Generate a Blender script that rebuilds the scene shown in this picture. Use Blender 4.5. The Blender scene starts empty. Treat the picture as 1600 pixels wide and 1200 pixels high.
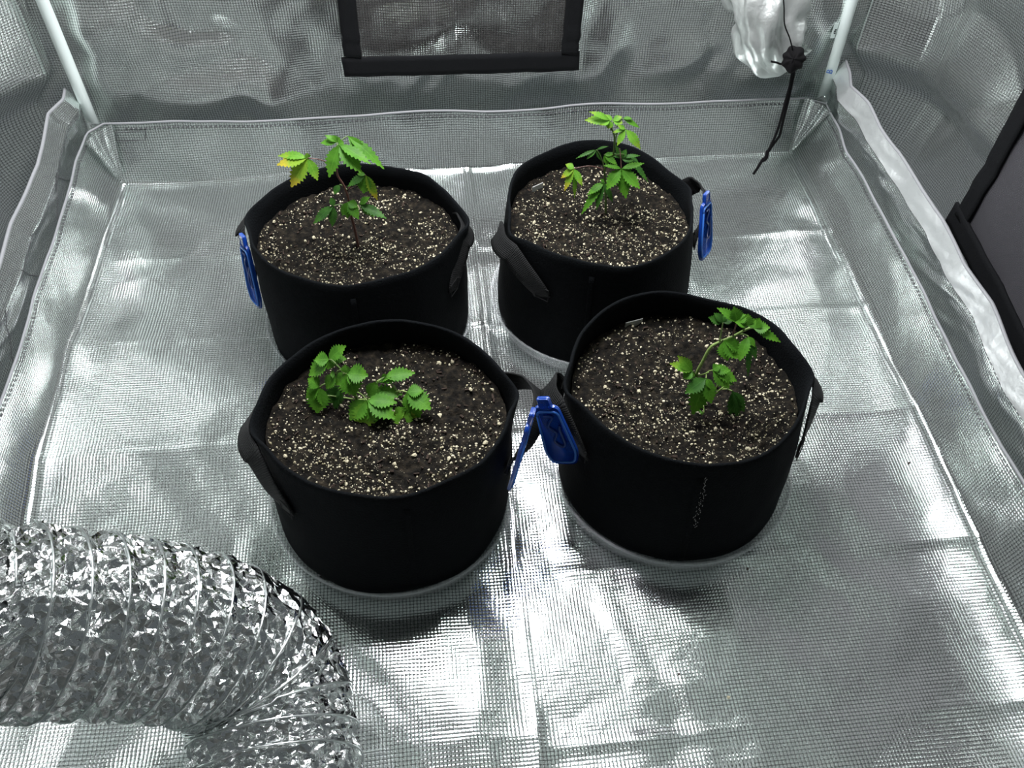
import bpy, math, random
import numpy as np
from mathutils import Vector, Matrix, noise
random.seed(7); rng = np.random.default_rng(7)
C = bpy.context.scene
COL = C.collection

# ------------------------------------------------------------------ camera, world, lights, exposure
CAM = np.array([-0.0802, -0.7093, 0.9303])
YAW, PITCH, ROLL, FPX = math.radians(7.6123), math.radians(49.1671), math.radians(2.0185), 1349.9
F_ = np.array([math.sin(YAW)*math.cos(PITCH), math.cos(YAW)*math.cos(PITCH), -math.sin(PITCH)])
r0 = np.array([math.cos(YAW), -math.sin(YAW), 0.0]); u0 = np.cross(r0, F_)
R_ = r0*math.cos(ROLL) + u0*math.sin(ROLL); U_ = -r0*math.sin(ROLL) + u0*math.cos(ROLL)
cd = bpy.data.cameras.new('camera'); cam = bpy.data.objects.new('camera', cd); COL.objects.link(cam)
cd.sensor_width = 36; cd.lens = FPX/1600*36; cd.clip_start = 0.02
cam.matrix_world = Matrix(((R_[0], U_[0], -F_[0], CAM[0]), (R_[1], U_[1], -F_[1], CAM[1]), (R_[2], U_[2], -F_[2], CAM[2]), (0, 0, 0, 1)))
C.camera = cam
w = bpy.data.worlds.new('dim_room'); C.world = w; w.use_nodes = True
w.node_tree.nodes['Background'].inputs[0].default_value = (0.8, 0.9, 0.95, 1)
w.node_tree.nodes['Background'].inputs[1].default_value = 0.09
LX, LY, LZ = -0.01, 0.305, 1.19
for i, (dx, dy) in enumerate(((-.11, -.11), (.11, -.11), (-.11, .11), (.11, .11))):
    ld = bpy.data.lights.new('grow_lamp', 'AREA'); ld.shape = 'SQUARE'; ld.size = .14
    ld.energy = 5.4; ld.color = ((1.0, .90, 1.0), (.94, 1.0, .97), (.94, 1.0, .97), (1.0, .90, 1.0))[i]
    lo = bpy.data.objects.new('grow_lamp', ld); COL.objects.link(lo); lo.location = (LX+dx, LY+dy, LZ)
vs = C.view_settings
vs.view_transform = 'Standard'; vs.look = 'None'; vs.gamma = 1; vs.use_curve_mapping = False; vs.exposure = 0.34
C.cycles.glossy_bounces = 8; C.cycles.max_bounces = 14; C.cycles.transparent_max_bounces = 12

# ------------------------------------------------------------------ helpers
def at(px, py, ax, val):
    """the point of the plane  axis=val  that a picture point of the measured photograph falls on"""
    d = F_ + (px-800)/FPX*R_ - (py-600)/FPX*U_
    return CAM + d*((val-CAM[ax])/d[ax])
FH = np.array([math.sin(YAW), math.cos(YAW), 0.0])
def at_depth(px, py, origin, off=0.0):
    """the same for an upright plane through origin that stands square to the viewing direction, off metres behind it"""
    d = F_ + (px-800)/FPX*R_ - (py-600)/FPX*U_
    return CAM + d*(((np.asarray(origin)-CAM)@FH + off)/(d@FH))

def mesh_obj(name, verts, faces, mat=None, parent=None, smooth=True, uv=None, loc=None):
    me = bpy.data.meshes.new(name)
    v = np.asarray(verts, dtype=float)
    if loc is not None: v = v - np.asarray(loc)
    me.from_pydata(v.tolist(), [], [tuple(int(k) for k in f) for f in faces])
    if uv is not None:
        l = me.uv_layers.new(name='UVMap'); uv = np.asarray(uv, dtype=float)
        idx = np.empty(len(me.loops), dtype=np.int32); me.loops.foreach_get('vertex_index', idx)
        l.data.foreach_set('uv', uv[idx].ravel())
    me.polygons.foreach_set('use_smooth', [smooth]*len(me.polygons))
    if mat: me.materials.append(mat)
    o = bpy.data.objects.new(name, me); COL.objects.link(o)
    if parent is not None: o.parent = parent
    return o
def grid_faces(n, m, wrap=False):
    """n rows, m columns"""
    i = np.arange(n-1)[:, None]; j = np.arange(m if wrap else m-1)[None, :]
    j2 = (j+1) % m
    a = i*m+j; b = i*m+j2; c = (i+1)*m+j2; d = (i+1)*m+j
    return np.stack([a, b, c, d], -1).reshape(-1, 4)
def empty(name, loc):
    o = bpy.data.objects.new(name, None); COL.objects.link(o); o.location = tuple(float(k) for k in loc); o.empty_display_size = .03
    return o
def tag(o, label=None, cat=None, group=None, kind=None):
    if label: o['label'] = label
    if cat: o['category'] = cat
    if group: o['group'] = group
    if kind: o['kind'] = kind
    return o
def smooth_path(pts, n):
    pts = np.asarray(pts, float); k = len(pts)
    out = []
    for t in np.linspace(0, k-1, n):
        i = min(int(t), k-2); f = t-i
        p0 = pts[max(i-1, 0)]; p1 = pts[i]; p2 = pts[i+1]; p3 = pts[min(i+2, k-1)]
        out.append(.5*((2*p1)+(-p0+p2)*f+(2*p0-5*p1+4*p2-p3)*f*f+(-p0+3*p1-3*p2+p3)*f**3))
    return np.array(out)
def frames(path):
    path = np.asarray(path, float); T = np.gradient(path, axis=0); T /= np.linalg.norm(T, axis=1)[:, None]+1e-12
    n = np.cross(T[0], [0.13, 0.31, .94]); n /= np.linalg.norm(n); N = [n]
    for i in range(1, len(path)):
        n = N[-1]-T[i]*(N[-1]@T[i]); N.append(n/np.linalg.norm(n))
    N = np.array(N); return T, N, np.cross(T, N)
def tube_data(path, rad, seg=8, cap=True):
    path = np.asarray(path, float); T, N, B = frames(path); rad = np.broadcast_to(rad, (len(path),))
    th = np.linspace(0, 2*math.pi, seg, endpoint=False)
    V = path[:, None, :]+rad[:, None, None]*(np.cos(th)[None, :, None]*N[:, None, :]+np.sin(th)[None, :, None]*B[:, None, :])
    V = V.reshape(-1, 3); Fc = [tuple(f) for f in grid_faces(len(path), seg, True)]
    if cap:
        Fc.append(tuple(range(seg-1, -1, -1))); Fc.append(tuple(range((len(path)-1)*seg, len(path)*seg)))
    return V, Fc
def tube(name, path, rad, mat, parent=None, seg=8, loc=None):
    V, Fc = tube_data(path, rad, seg); return mesh_obj(name, V, Fc, mat, parent, True, None, loc)
def ribbon_data(path, normals, width, th):
    """a strap with thickness: path of its middle line, normals of its broad face"""
    path = np.asarray(path, float); T = np.gradient(path, axis=0); T /= np.linalg.norm(T, axis=1)[:, None]
    N = np.asarray(normals, float); W = np.cross(N, T); W /= np.linalg.norm(W, axis=1)[:, None]; N = np.cross(T, W)
    width = np.broadcast_to(width, (len(path),))[:, None]
    cols = []; us = []
    for s, t in ((-1, -1), (-.5, -1), (0, -1), (.5, -1), (1, -1), (1, 1), (.5, 1), (0, 1), (-.5, 1), (-1, 1)):
        cols.append(path+W*width/2*s+N*th/2*t); us.append(s)
    m = len(cols); V = np.stack(cols, 1).reshape(-1, 3)
    Fc = [tuple(f) for f in grid_faces(len(path), m, True)]
    Fc.append(tuple(range(m-1, -1, -1))); Fc.append(tuple(range((len(path)-1)*m, len(path)*m)))
    L = np.concatenate([[0], np.cumsum(np.linalg.norm(np.diff(path, axis=0), axis=1))])
    uv = np.stack([np.repeat(L, m), np.tile(np.array(us), len(path))*np.repeat(width[:, 0], m)/2], 1)
    return V, Fc, uv
def box_data(c, sx, sy, sz):
    V = [(c[0]+a*sx/2, c[1]+b*sy/2, c[2]+d*sz/2) for d in (-1, 1) for a, b in ((-1, -1), (1, -1), (1, 1), (-1, 1))]
    return V, [(3, 2, 1, 0), (4, 5, 6, 7), (0, 1, 5, 4), (1, 2, 6, 5), (2, 3, 7, 6), (3, 0, 4, 7)]
class MB:
    def __init__(s): s.V = []; s.F = []
    def add(s, V, Fc):
        n = len(s.V); s.V += [tuple(v) for v in V]; s.F += [tuple(int(k)+n for k in f) for f in Fc]; return s
    def build(s, name, mat, parent=None, smooth=True, loc=None): return mesh_obj(name, s.V, s.F, mat, parent, smooth, None, loc)
def nz(x, y, z=0.0): return noise.noise(Vector((x, y, z)))
def interp(x, xs, ys): return float(np.interp(x, xs, ys))

# ------------------------------------------------------------------ materials
def new_mat(name):
    m = bpy.data.materials.new(name); m.use_nodes = True
    return m, m.node_tree.nodes, m.node_tree.links, m.node_tree.nodes['Principled BSDF']
def setp(b, **k):
    for n, v in k.items():
        i = b.inputs[n.replace('_', ' ')]
        i.default_value = v if not isinstance(v, tuple) or len(v) == 4 else (*v, 1)
def mth(N, L, op, a, b=None):
    n = N.new('ShaderNodeMath'); n.operation = op
    for i, v in enumerate((a, b)):
        if v is None: continue
        if isinstance(v, (int, float)): n.inputs[i].default_value = v
        else: L.new(v, n.inputs[i])
    return n.outputs[0]
def noise_tex(N, L, scale, detail=3, coord='Object'):
    tc = N.new('ShaderNodeTexCoord'); t = N.new('ShaderNodeTexNoise'); t.inputs['Scale'].default_value = scale; t.inputs['Detail'].default_value = detail
    L.new(tc.outputs[coord], t.inputs['Vector']); return t.outputs['Fac']
def bump(N, L, h, strength, dist, prev=None):
    b = N.new('ShaderNodeBump'); b.inputs['Strength'].default_value = strength; b.inputs['Distance'].default_value = dist
    L.new(h, b.inputs['Height'])
    if prev is not None: L.new(prev, b.inputs['Normal'])
    return b.outputs['Normal']
def ramp(N, L, fac, stops):
    r = N.new('ShaderNodeValToRGB'); e = r.color_ramp.elements
    while len(e) < len(stops): e.new(.5)
    for k, (p, c) in enumerate(stops): e[k].position = p; e[k].color = (*c, 1)
    L.new(fac, r.inputs[0]); return r.outputs[0]
def grid_height(N, L, pitch, power=.7):
    tc = N.new('ShaderNodeTexCoord'); sp = N.new('ShaderNodeSeparateXYZ'); L.new(tc.outputs['UV'], sp.inputs[0])
    hs = []
    for k in (0, 1):
        s = mth(N, L, 'SINE', mth(N, L, 'MULTIPLY', sp.outputs[k], math.pi/pitch))
        hs.append(mth(N, L, 'POWER', mth(N, L, 'ABSOLUTE', s), power))
    return mth(N, L, 'MULTIPLY', hs[0], hs[1])
def mylar(name, pitch=.0042, rough=.085, depth=.00013, col=(.89, .94, .918), thread=(.24, .27, .26), metal=.90, crinkle=.0012, cs=28):
    m, N, L, b = new_mat(name)
    h = grid_height(N, L, pitch)
    L.new(ramp(N, L, h, [(0.12, thread), (.5, col)]), b.inputs['Base Color'])
    setp(b, Metallic=metal, Roughness=rough)
    n1 = bump(N, L, noise_tex(N, L, cs, 2), 1, crinkle)
    L.new(bump(N, L, h, 1, depth, n1), b.inputs['Normal'])
    return m
M = {}
M['floor'] = mylar('silver_ripstop_floor')
M['wall'] = mylar('silver_ripstop_wall', crinkle=.0016, cs=11, depth=.00016, col=(.875, .91, .89), thread=(.24, .26, .25), metal=.90)
def plain(name, col, rough, metal=0.0, nscale=0, ndist=0, **kw):
    m, N, L, b = new_mat(name); setp(b, Base_Color=col, Roughness=rough, Metallic=metal, **kw)
    if nscale: L.new(bump(N, L, noise_tex(N, L, nscale, 4), 1, ndist), b.inputs['Normal'])
    return m
M['hem'] = plain('pale_silver_hem', (.72, .76, .75), .42, .75, 60, .0015)
M['cloth'] = plain('silver_sleeve_cloth', (.60, .64, .62), .40, .75, 34, .003)
M['piping'] = plain('grey_piping', (.26, .27, .28), .6, 0, 300, .0004)
M['thread'] = plain('dark_thread', (.05, .052, .055), .8)
M['pole'] = plain('white_enamel', (.66, .75, .72), .35)
M['blue_ink'] = plain('blue_ink', (.02, .12, .45), .6)
M['felt'] = plain('black_felt', (.0045, .0055, .0062), .95, 0, 420, .0012, Specular_IOR_Level=.06)
M['trim'] = plain('black_trim', (.0075, .0082, .009), .9, 0, 600, .0008, Specular_IOR_Level=.08)
M['cord'] = plain('black_cord', (.005, .005, .0055), .8, 0, 900, .0006, Specular_IOR_Level=.1)
m, N, L, b = new_mat('black_webbing'); setp(b, Base_Color=(.010, .011, .011), Roughness=.75, Specular_IOR_Level=.2)
L.new(bump(N, L, grid_height(N, L, .0024, .8), 1, .0009), b.inputs['Normal']); M['web'] = m
m, N, L, b = new_mat('soil')
f1 = noise_tex(N, L, 140, 6)
L.new(ramp(N, L, f1, [(.34, (.0022, .002, .0015)), (.5, (.0072, .0062, .0043)), (.66, (.020, .0162, .0105)), (.8, (.055, .046, .030))]), b.inputs['Base Color'])
setp(b, Roughness=.9, Specular_IOR_Level=.15); L.new(bump(N, L, noise_tex(N, L, 420, 5), 1, .002), b.inputs['Normal']); M['soil'] = m
m, N, L, b = new_mat('perlite')
L.new(ramp(N, L, noise_tex(N, L, 180, 3), [(.35, (.30, .27, .16)), (.62, (.66, .62, .45))]), b.inputs['Base Color']); setp(b, Roughness=.9); M['perlite'] = m
M['bark'] = plain('bark', (.03, .018, .011), .9, 0, 300, .001)
M['marker'] = plain('grey_marker', (.35, .36, .34), .6)
M['lint'] = plain('lint', (.25, .25, .24), .9)
m, N, L, b = new_mat('blue_plastic'); setp(b, Base_Color=(.013, .08, .46), Roughness=.14, IOR=1.46, Transmission_Weight=.45); M['blue'] = m
m, N, L, b = new_mat('blue_plastic_rim_highlight'); setp(b, Base_Color=(.04, .17, .58), Roughness=.12, IOR=1.46, Transmission_Weight=.3); M['blue_rim_highlight'] = m  # rim coloured lighter to stand in for the highlight along the tag edge
M['blue_dark'] = plain('dark_blue_plastic', (.006, .03, .15), .2)
m, N, L, b = new_mat('clear_plastic'); setp(b, Base_Color=(.80, .85, .86), Roughness=.12, Specular_IOR_Level=.6)
tr = N.new('ShaderNodeBsdfTransparent'); mx = N.new('ShaderNodeMixShader'); mx.inputs[0].default_value = .25; L.new(tr.outputs[0], mx.inputs[1]); L.new(b.outputs[0], mx.inputs[2]); L.new(mx.outputs[0], N['Material Output'].inputs[0])
M['clear'] = m
# net with real holes
m, N, L, b = new_mat('window_net'); setp(b, Base_Color=(.035, .032, .03), Roughness=.7)
h = grid_height(N, L, .0036, 1.0); fac = mth(N, L, 'GREATER_THAN', h, .22)
tr = N.new('ShaderNodeBsdfTransparent'); mx = N.new('ShaderNodeMixShader'); L.new(fac, mx.inputs[0]); L.new(b.outputs[0], mx.inputs[1]); L.new(tr.outputs[0], mx.inputs[2])
L.new(mx.outputs[0], N['Material Output'].inputs[0]); M['net'] = m
m, N, L, b = new_mat('dark_net'); setp(b, Base_Color=(.045, .045, .052), Roughness=.6)
L.new(bump(N, L, grid_height(N, L, .003, .8), 1, .0008), b.inputs['Normal']); M['darknet'] = m
# foil
m, N, L, b = new_mat('aluminium_foil'); setp(b, Base_Color=(.86, .88, .875), Metallic=1.0, Roughness=.13)
L.new(bump(N, L, noise_tex(N, L, 160, 3), 1, .0012), b.inputs['Normal']); M['foil'] = m
M['wire'] = plain('foil_covered_wire', (.74, .78, .77), .28, 1.0, 200, .0004)
def leaf_mat(name, c1, c2, tipc):
    m, N, L, b = new_mat(name)
    tc = N.new('ShaderNodeTexCoord'); sp = N.new('ShaderNodeSeparateXYZ'); L.new(tc.outputs['UV'], sp.inputs[0])
    av = mth(N, L, 'ABSOLUTE', sp.outputs[1])
    ve = mth(N, L, 'SINE', mth(N, L, 'ADD', mth(N, L, 'MULTIPLY', sp.outputs[0], 46.0), mth(N, L, 'MULTIPLY', av, -7.0)))
    vein = mth(N, L, 'MAXIMUM', mth(N, L, 'MULTIPLY', mth(N, L, 'GREATER_THAN', ve, .86), .55), mth(N, L, 'LESS_THAN', av, .06))
    base = ramp(N, L, noise_tex(N, L, 90, 3), [(.3, c1), (.7, c2)])
    t2 = ramp(N, L, mth(N, L, 'ADD', sp.outputs[0], mth(N, L, 'MULTIPLY', noise_tex(N, L, 120, 2), .4)), [(.78, (0, 0, 0)), (1.15 if False else 1.0, (1, 1, 1))])
    m1 = N.new('ShaderNodeMixRGB'); L.new(t2, m1.inputs[0]); L.new(base, m1.inputs[1]); m1.inputs[2].default_value = (*tipc, 1)
    m2 = N.new('ShaderNodeMixRGB'); m2.blend_type = 'MIX'; L.new(mth(N, L, 'MULTIPLY', vein, .45), m2.inputs[0]); L.new(m1.outputs[0], m2.inputs[1])
    m2.inputs[2].default_value = (c2[0]*1.5, c2[1]*1.35, c2[2]*1.6, 1)
    L.new(m2.outputs[0], b.inputs['Base Color']); setp(b, Roughness=.48, Specular_IOR_Level=.16)
    L.new(bump(N, L, mth(N, L, 'MULTIPLY', vein, -1.0), 1, .0004), b.inputs['Normal'])
    tl = N.new('ShaderNodeBsdfTranslucent'); L.new(m2.outputs[0], tl.inputs[0]); mx = N.new('ShaderNodeMixShader'); mx.inputs[0].default_value = .3
    L.new(b.outputs[0], mx.inputs[1]); L.new(tl.outputs[0], mx.inputs[2]); L.new(mx.outputs[0], N['Material Output'].inputs[0])
    return m
M['leaf'] = leaf_mat('leaf_green', (.045, .155, .012), (.085, .26, .022), (.09, .26, .02))
M['leaf_dark'] = leaf_mat('leaf_deep_green', (.026, .095, .015), (.048, .15, .024), (.05, .16, .02))
M['leaf_light'] = leaf_mat('leaf_light_green', (.085, .25, .02), (.15, .36, .035), (.20, .35, .03))
M['leaf_yellow'] = leaf_mat('leaf_yellowing', (.12, .28, .02), (.22, .34, .03), (.40, .34, .03))
M['stem'] = plain('stem_green', (.075, .13, .03), .5)
M['stem_red'] = plain('stem_purple', (.10, .045, .035), .5)
M['stem_pale'] = plain('stem_pale', (.20, .30, .08), .5)

# ------------------------------------------------------------------ the tent: floor tray with turned-up sides
RIMR = ([-.62, -.21, -.156, -.096, -.015, .074, .188, .304, .385, .452, .517, .601, .66], [.592, .593, .590, .594, .598, .606, .614, .6186, .6246, .6227, .633, .640, .642])
RIML = ([-.62, 0, .098, .203, .309, .346, .4255, .5185, .584, .623, .66], [-.600, -.6065, -.607, -.614, -.615, -.617, -.619, -.6256, -.6264, -.621, -.621])
EDGR = ([-.62, -.25, 0, .3, .6], [.572, .574, .583, .594, .600]); EDGL = ([-.62, -.1, 0, .2, .4, .6], [-.585, -.588, -.598, -.607, -.604, -.600])
RIMH = .108
nodeY = [-.62, -.405, -.205, 0.0, .205, .39, .62]; rr = random.Random(3)
hN = {(i, j): rr.uniform(-.005, .006) for i in range(3) for j in range(len(nodeY))}
def floor_z(x, y):
    if x > 0: yy = y+.012
    else: yy = y-.004
    j = max(0, min(len(nodeY)-2, int(np.searchsorted(nodeY, yy)-1))); t = (yy-nodeY[j])/(nodeY[j+1]-nodeY[j]); t = min(max(t, 0), 1)
    i = 0 if x < 0 else 1; s = min(max((x+.6)/.6-i, 0), 1)
    z = (hN[i, j]*(1-s)+hN[i+1, j]*s)*(1-t)+(hN[i, j+1]*(1-s)+hN[i+1, j+1]*s)*t
    z += .0045*math.sin(math.pi*t)*math.sin(math.pi*s)*(1 if (i+j) % 2 else -.6)           # each panel between creases bulges or sags
    dy = min(abs(yy-k) for k in nodeY[1:-1]); z += .0030*math.exp(-dy/.006)*(.6+.8*nz(x*4, y*2, 3))
    z += .0040*math.exp(-abs(x+.004*nz(y*12, 0, 8))/.006)*(.7+.8*nz(x*3, y*5, 1))
    n1 = nz(x*5.5, y*5.5, .3); z += .0062*n1
    n2 = nz(x*11+2.0*n1, y*11, 4.1); z += .0024*n2
    z += .0026*(1-abs(nz(x*4.2+7, y*4.2+1.3*n1, 6.6)*2.0))                                     # sharp folds
    return max(z, -.004)+.004
def tray_point(a, b):
    """a, b: distances in metres along the cloth from the middle; beyond +-0.6 the cloth turns up into the rim"""
    ea = abs(a)-.6; eb = b-.6
    y = min(b, .6)
    xe = interp(y, *(EDGR if a > 0 else EDGL)); xr = interp(y, *(RIMR if a > 0 else RIML))
    x = a/.6*abs(xe) if ea <= 0 else xe
    z = 0.0
    def up(e): return 0 if e < -.014 else ((e+.014)**2/.056 if e < .014 else e)
    pa, pb = max(ea, 0), max(eb, 0)
    e = (pa**5+pb**5)**.2 if (pa > 0 and pb > 0) else max(ea, eb)
    lift = min(up(e), RIMH+.004)
    if pa > 0:
        t = pa/RIMH; x += (xr-xe)*t + (1 if a > 0 else -1)*(.006*math.sin(math.pi*min(t, 1))*(1+2*nz(y*6, a, 2)))
    if pb > 0:
        t = pb/RIMH; y += .014*t+.007*nz(a*7, 0, 9)*t+.006*math.sin(math.pi*min(t, 1))*nz(a*9, 3, 1)
        lift *= 1+.09*nz(a*3+.5, 2, 2)*t+ .04*t
    k = max(0, 1-max(e, 0)/.05)
    z = floor_z(x, y)*k + lift
    if e > 0: 
        q = .0022*nz(a*16, b*16, 5)*min(1, e/.03)
        if pa > pb: x += q
        else: y += q
    return x, y, z
As = np.concatenate([np.linspace(-.6-RIMH, -.6, 22)[:-1], np.linspace(-.6, .6, 261), np.linspace(.6, .6+RIMH, 22)[1:]])
Bs = np.concatenate([np.linspace(-.62, .6, 251), np.linspace(.6, .6+RIMH, 22)[1:]])
V = [tray_point(a, b) for b in Bs for a in As]; UV = [(a, b) for b in Bs for a in As]
floor = mesh_obj('floor', V, grid_faces(len(Bs), len(As)), M['floor'], None, True, UV)
tag(floor, 'creased silver mylar floor tray with turned up sides under the black pots', None, None, 'structure')
# rim piping and stitching (left side, back, right side)
rimL = [tray_point(-.6-RIMH, b) for b in np.linspace(-.62, .60, 90)]
rimB = [tray_point(a, .6+RIMH) for a in np.linspace(-.6, .6, 90)]
rimR = [tray_point(.6+RIMH, b) for b in np.linspace(.60, -.62, 90)]
M['rim'] = M['piping']
tube('piping', rimL+rimB+rimR, .0019, M['piping'], floor, 6)
M['palecloth'] = plain('pale_binding', (.62, .65, .65), .5, .5, 200, .0005)
st = MB()
for nm, side in (('L', -1), ('R', 1), ('B', 0)):
    n = 150
    for k in range(n):
        t0, t1 = (k+.2)/n, (k+.75)/n
        if side: q = [tray_point(side*(.6+RIMH-.011), -.62+1.2*t) for t in (t0, t1)]
        else: q = [tray_point(-.57+1.14*t, .6+RIMH-.009) for t in (t0, t1)]
        off = np.array([-side*.0012, -.0012 if not side else 0, .0006])
        st.add(*tube_data(np.array(q)+off, .0010, 4))
o = st.build('stitching', M['thread'], floor, False); o['kind'] = 'stuff'
# chamfer patches that close the two back corners of the tray
for s, name in ((-1, 'corner_patch'), (1, 'corner_patch')):
    e = .6; xe = interp(.6, *(EDGR if s > 0 else EDGL)); xr = interp(.6, *(RIMR if s > 0 else RIML))
    n, mcol = 14, 16; VV = []; uvv = []
    for i in range(n):
        t = i/(n-1)
        A = np.array([xe-s*.004, .596, .012])*(1-t)+np.array([xr-s*.040, .606, .119])*t
        B = np.array([xe-s*.004, .596, .012])*(1-t)+np.array([xr-s*.004, .568, .112])*t
        for j in range(mcol):
            u = j/(mcol-1); p = A*(1-u)+B*u
            p = p+np.array([-s*.6, -.6, .1])*(-.006*math.sin(math.pi*u)*t+.0022*t*math.sin(u*14+t*3)+.002*nz(u*4, t*4, s))
            VV.append(p); uvv.append((u*.07*t+s, t*.11))
    mesh_obj(name, VV, grid_faces(n, mcol), M['floor'], floor, True, uvv)
# stitched rectangle on the back side of the tray
st = MB(); pr = [at(*q, 1, .6095) for q in ((180, 207), (227, 205), (227, 219), (182, 221))]
for k in range(4): st.add(*tube_data([pr[k], pr[(k+1) % 4]], .0006, 4))
st.build('stitched_box', M['thread'], floor, False)

# ------------------------------------------------------------------ walls
WX0, WX1, WY = -.70, .715, .648
def back_y(x, z):
    n1 = nz(x*5, z*5, 11); d = .016*n1+.009*nz(x*12+2*n1, z*10, 5)+.012*(1-2*abs(nz(x*4+3, z*6+n1, 2)))+.003*nz(x*26, z*22, 8)
    return WY + d*min(1, z/.06+.3)
zs = np.concatenate([np.linspace(0, .5, 90), np.linspace(.52, 1.7, 60)]); xs = np.linspace(WX0, WX1, 210)
wb = mesh_obj('wall_back', [(x, back_y(x, z), z) for z in zs for x in xs], grid_faces(len(zs), len(xs)), M['wall'], None, True, [(x, z) for z in zs for x in xs])
tag(wb, 'wrinkled silver tent wall at the back with a netted vent window', None, None, 'structure')
def side_x(s, y, z):
    zc = (.13+.20*min(1, max(0, (.5-y)/.23))) if s > 0 else .12+.04*min(1, max(0, (.6-y)/.3))     # height of the crease
    base = .665+.05*min(1, max(0, (.64-y)/.12))
    prof = .035*min(1, z/zc) if z < zc else .035-.045*min(1, (z-zc)/.30)
    n1 = nz(y*4, z*4, 20+s); d = .013*n1+.010*(1-2*abs(nz(y*5+2, z*2.2+n1, 14+s)))+.004*nz(y*14, z*8, 9+s)
    k = min(1, max(0, (.64-y)/.08)); q = min(1, max(0, (.195-z)/.06)); base += .036*q*q*(3-2*q)
    return s*(base+prof*k+d*k) + (.034*k+.012*(1-k) if s > 0 else -.012*k)
ys = np.concatenate([np.linspace(.66, -.1, 150), np.linspace(-.11, -.64, 50)])
walls = {}
for s, nm, lb in ((-1, 'wall_left', 'wrinkled silver tent wall on the left behind the side flap'), (1, 'wall_right', 'wrinkled silver tent wall on the right with a black trimmed vent')):
    walls[s] = mesh_obj(nm, [(side_x(s, y, z), y, z) for z in zs for y in ys], grid_faces(len(zs), len(ys)), M['wall'], None, True, [(y, z) for z in zs for y in ys])
    tag(walls[s], lb, None, None, 'structure')
ce = mesh_obj('ceiling', [(x, y, 1.7+.01*nz(x*5, y*5, 3)) for y in np.linspace(-.64, .66, 40) for x in np.linspace(-.75, .75, 40)], grid_faces(40, 40), M['wall'], None, True,
              [(x, y) for y in np.linspace(-.64, .66, 40) for x in np.linspace(-.75, .75, 40)])
tag(ce, 'silver tent roof above the lamp', None, None, 'structure')
# front edge of the tray; unseen room floor and wall added for reflections
fl = [(x, -.62-.012*t-.004*nz(x*6, t, 2), .004+t*.10+.008*nz(x*5, t, 6)*t) for t in np.linspace(0, 1, 10) for x in np.linspace(-.60, .60, 90)]
mesh_obj('front_lip', fl, grid_faces(10, 90), M['floor'], floor, True, [(x, t*.1) for t in np.linspace(0, 1, 10) for x in np.linspace(-.60, .60, 90)])
M['room'] = plain('added_room_paint', (.50, .50, .47), .8, 0, 8, .002); M['carpet'] = plain('added_room_carpet', (.36, .37, .36), .95, 0, 160, .006)
def sheet(name, f, mat, label):
    o = mesh_obj(name, [f(u, v) for u in np.linspace(0, 1, 20) for v in np.linspace(0, 1, 20)], grid_faces(20, 20), mat, None, True); tag(o, label, None, None, 'structure'); return o
sheet('floor_room_added', lambda u, v: (-2.2+4.4*u, -2.6+1.96*v, -.012), M['carpet'], 'unseen room carpet before the tent, added for reflections')
sheet('wall_room_added', lambda u, v: (-2.2+4.4*u, -2.6, -.012+2.4*v), M['room'], 'unseen plain room wall opposite the tent door, added for reflections')
# low side flaps between tray and walls, leaning in, with a pale hem and a grey piped edge
FLR = ([-.62, -.096, .024, .101, .1957, .2644, .3596, .4283, .4934, .5493, .5918, .64], [.612, .619, .6375, .6363, .6473, .6466, .6517, .6492, .6533, .6458, .6595, .668])
FLL = ([-.62, .2065, .2856, .3655, .4192, .4766, .5573, .6008, .64], [-.628, -.6332, -.6401, -.6373, -.6371, -.6444, -.6549, -.6425, -.648])
def flap_pt(s, y, t):
    """t 0 at the foot, 1 at the piped edge"""
    rim = interp(y, *(RIMR if s > 0 else RIML)); top = interp(y, *(FLR if s > 0 else FLL))
    ztop = .17+.006*nz(y*9, s, 3)
    if t < .735: k = t/.735; x = (rim+s*.010)*(1-k)+(top-s*.016)*k+s*.004*math.sin(math.pi*k); z = .045+.100*k
    else: k = (t-.735)/.265; x = (top-s*.016)*(1-k)+top*k; z = .145+(ztop-.145)*k
    n1 = nz(y*8, t*2.0, 30+s); x += s*.006*n1*math.sin(math.pi*min(1, t)); z += .004*nz(y*14, t*4, 33+s)*math.sin(math.pi*t)
    x += s*.0025*(1-2*abs(nz(y*18+t*6, t*5, 40+s)))*math.sin(math.pi*t)
    return (x, y, z)
fy = np.linspace(.632, -.62, 230)
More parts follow.
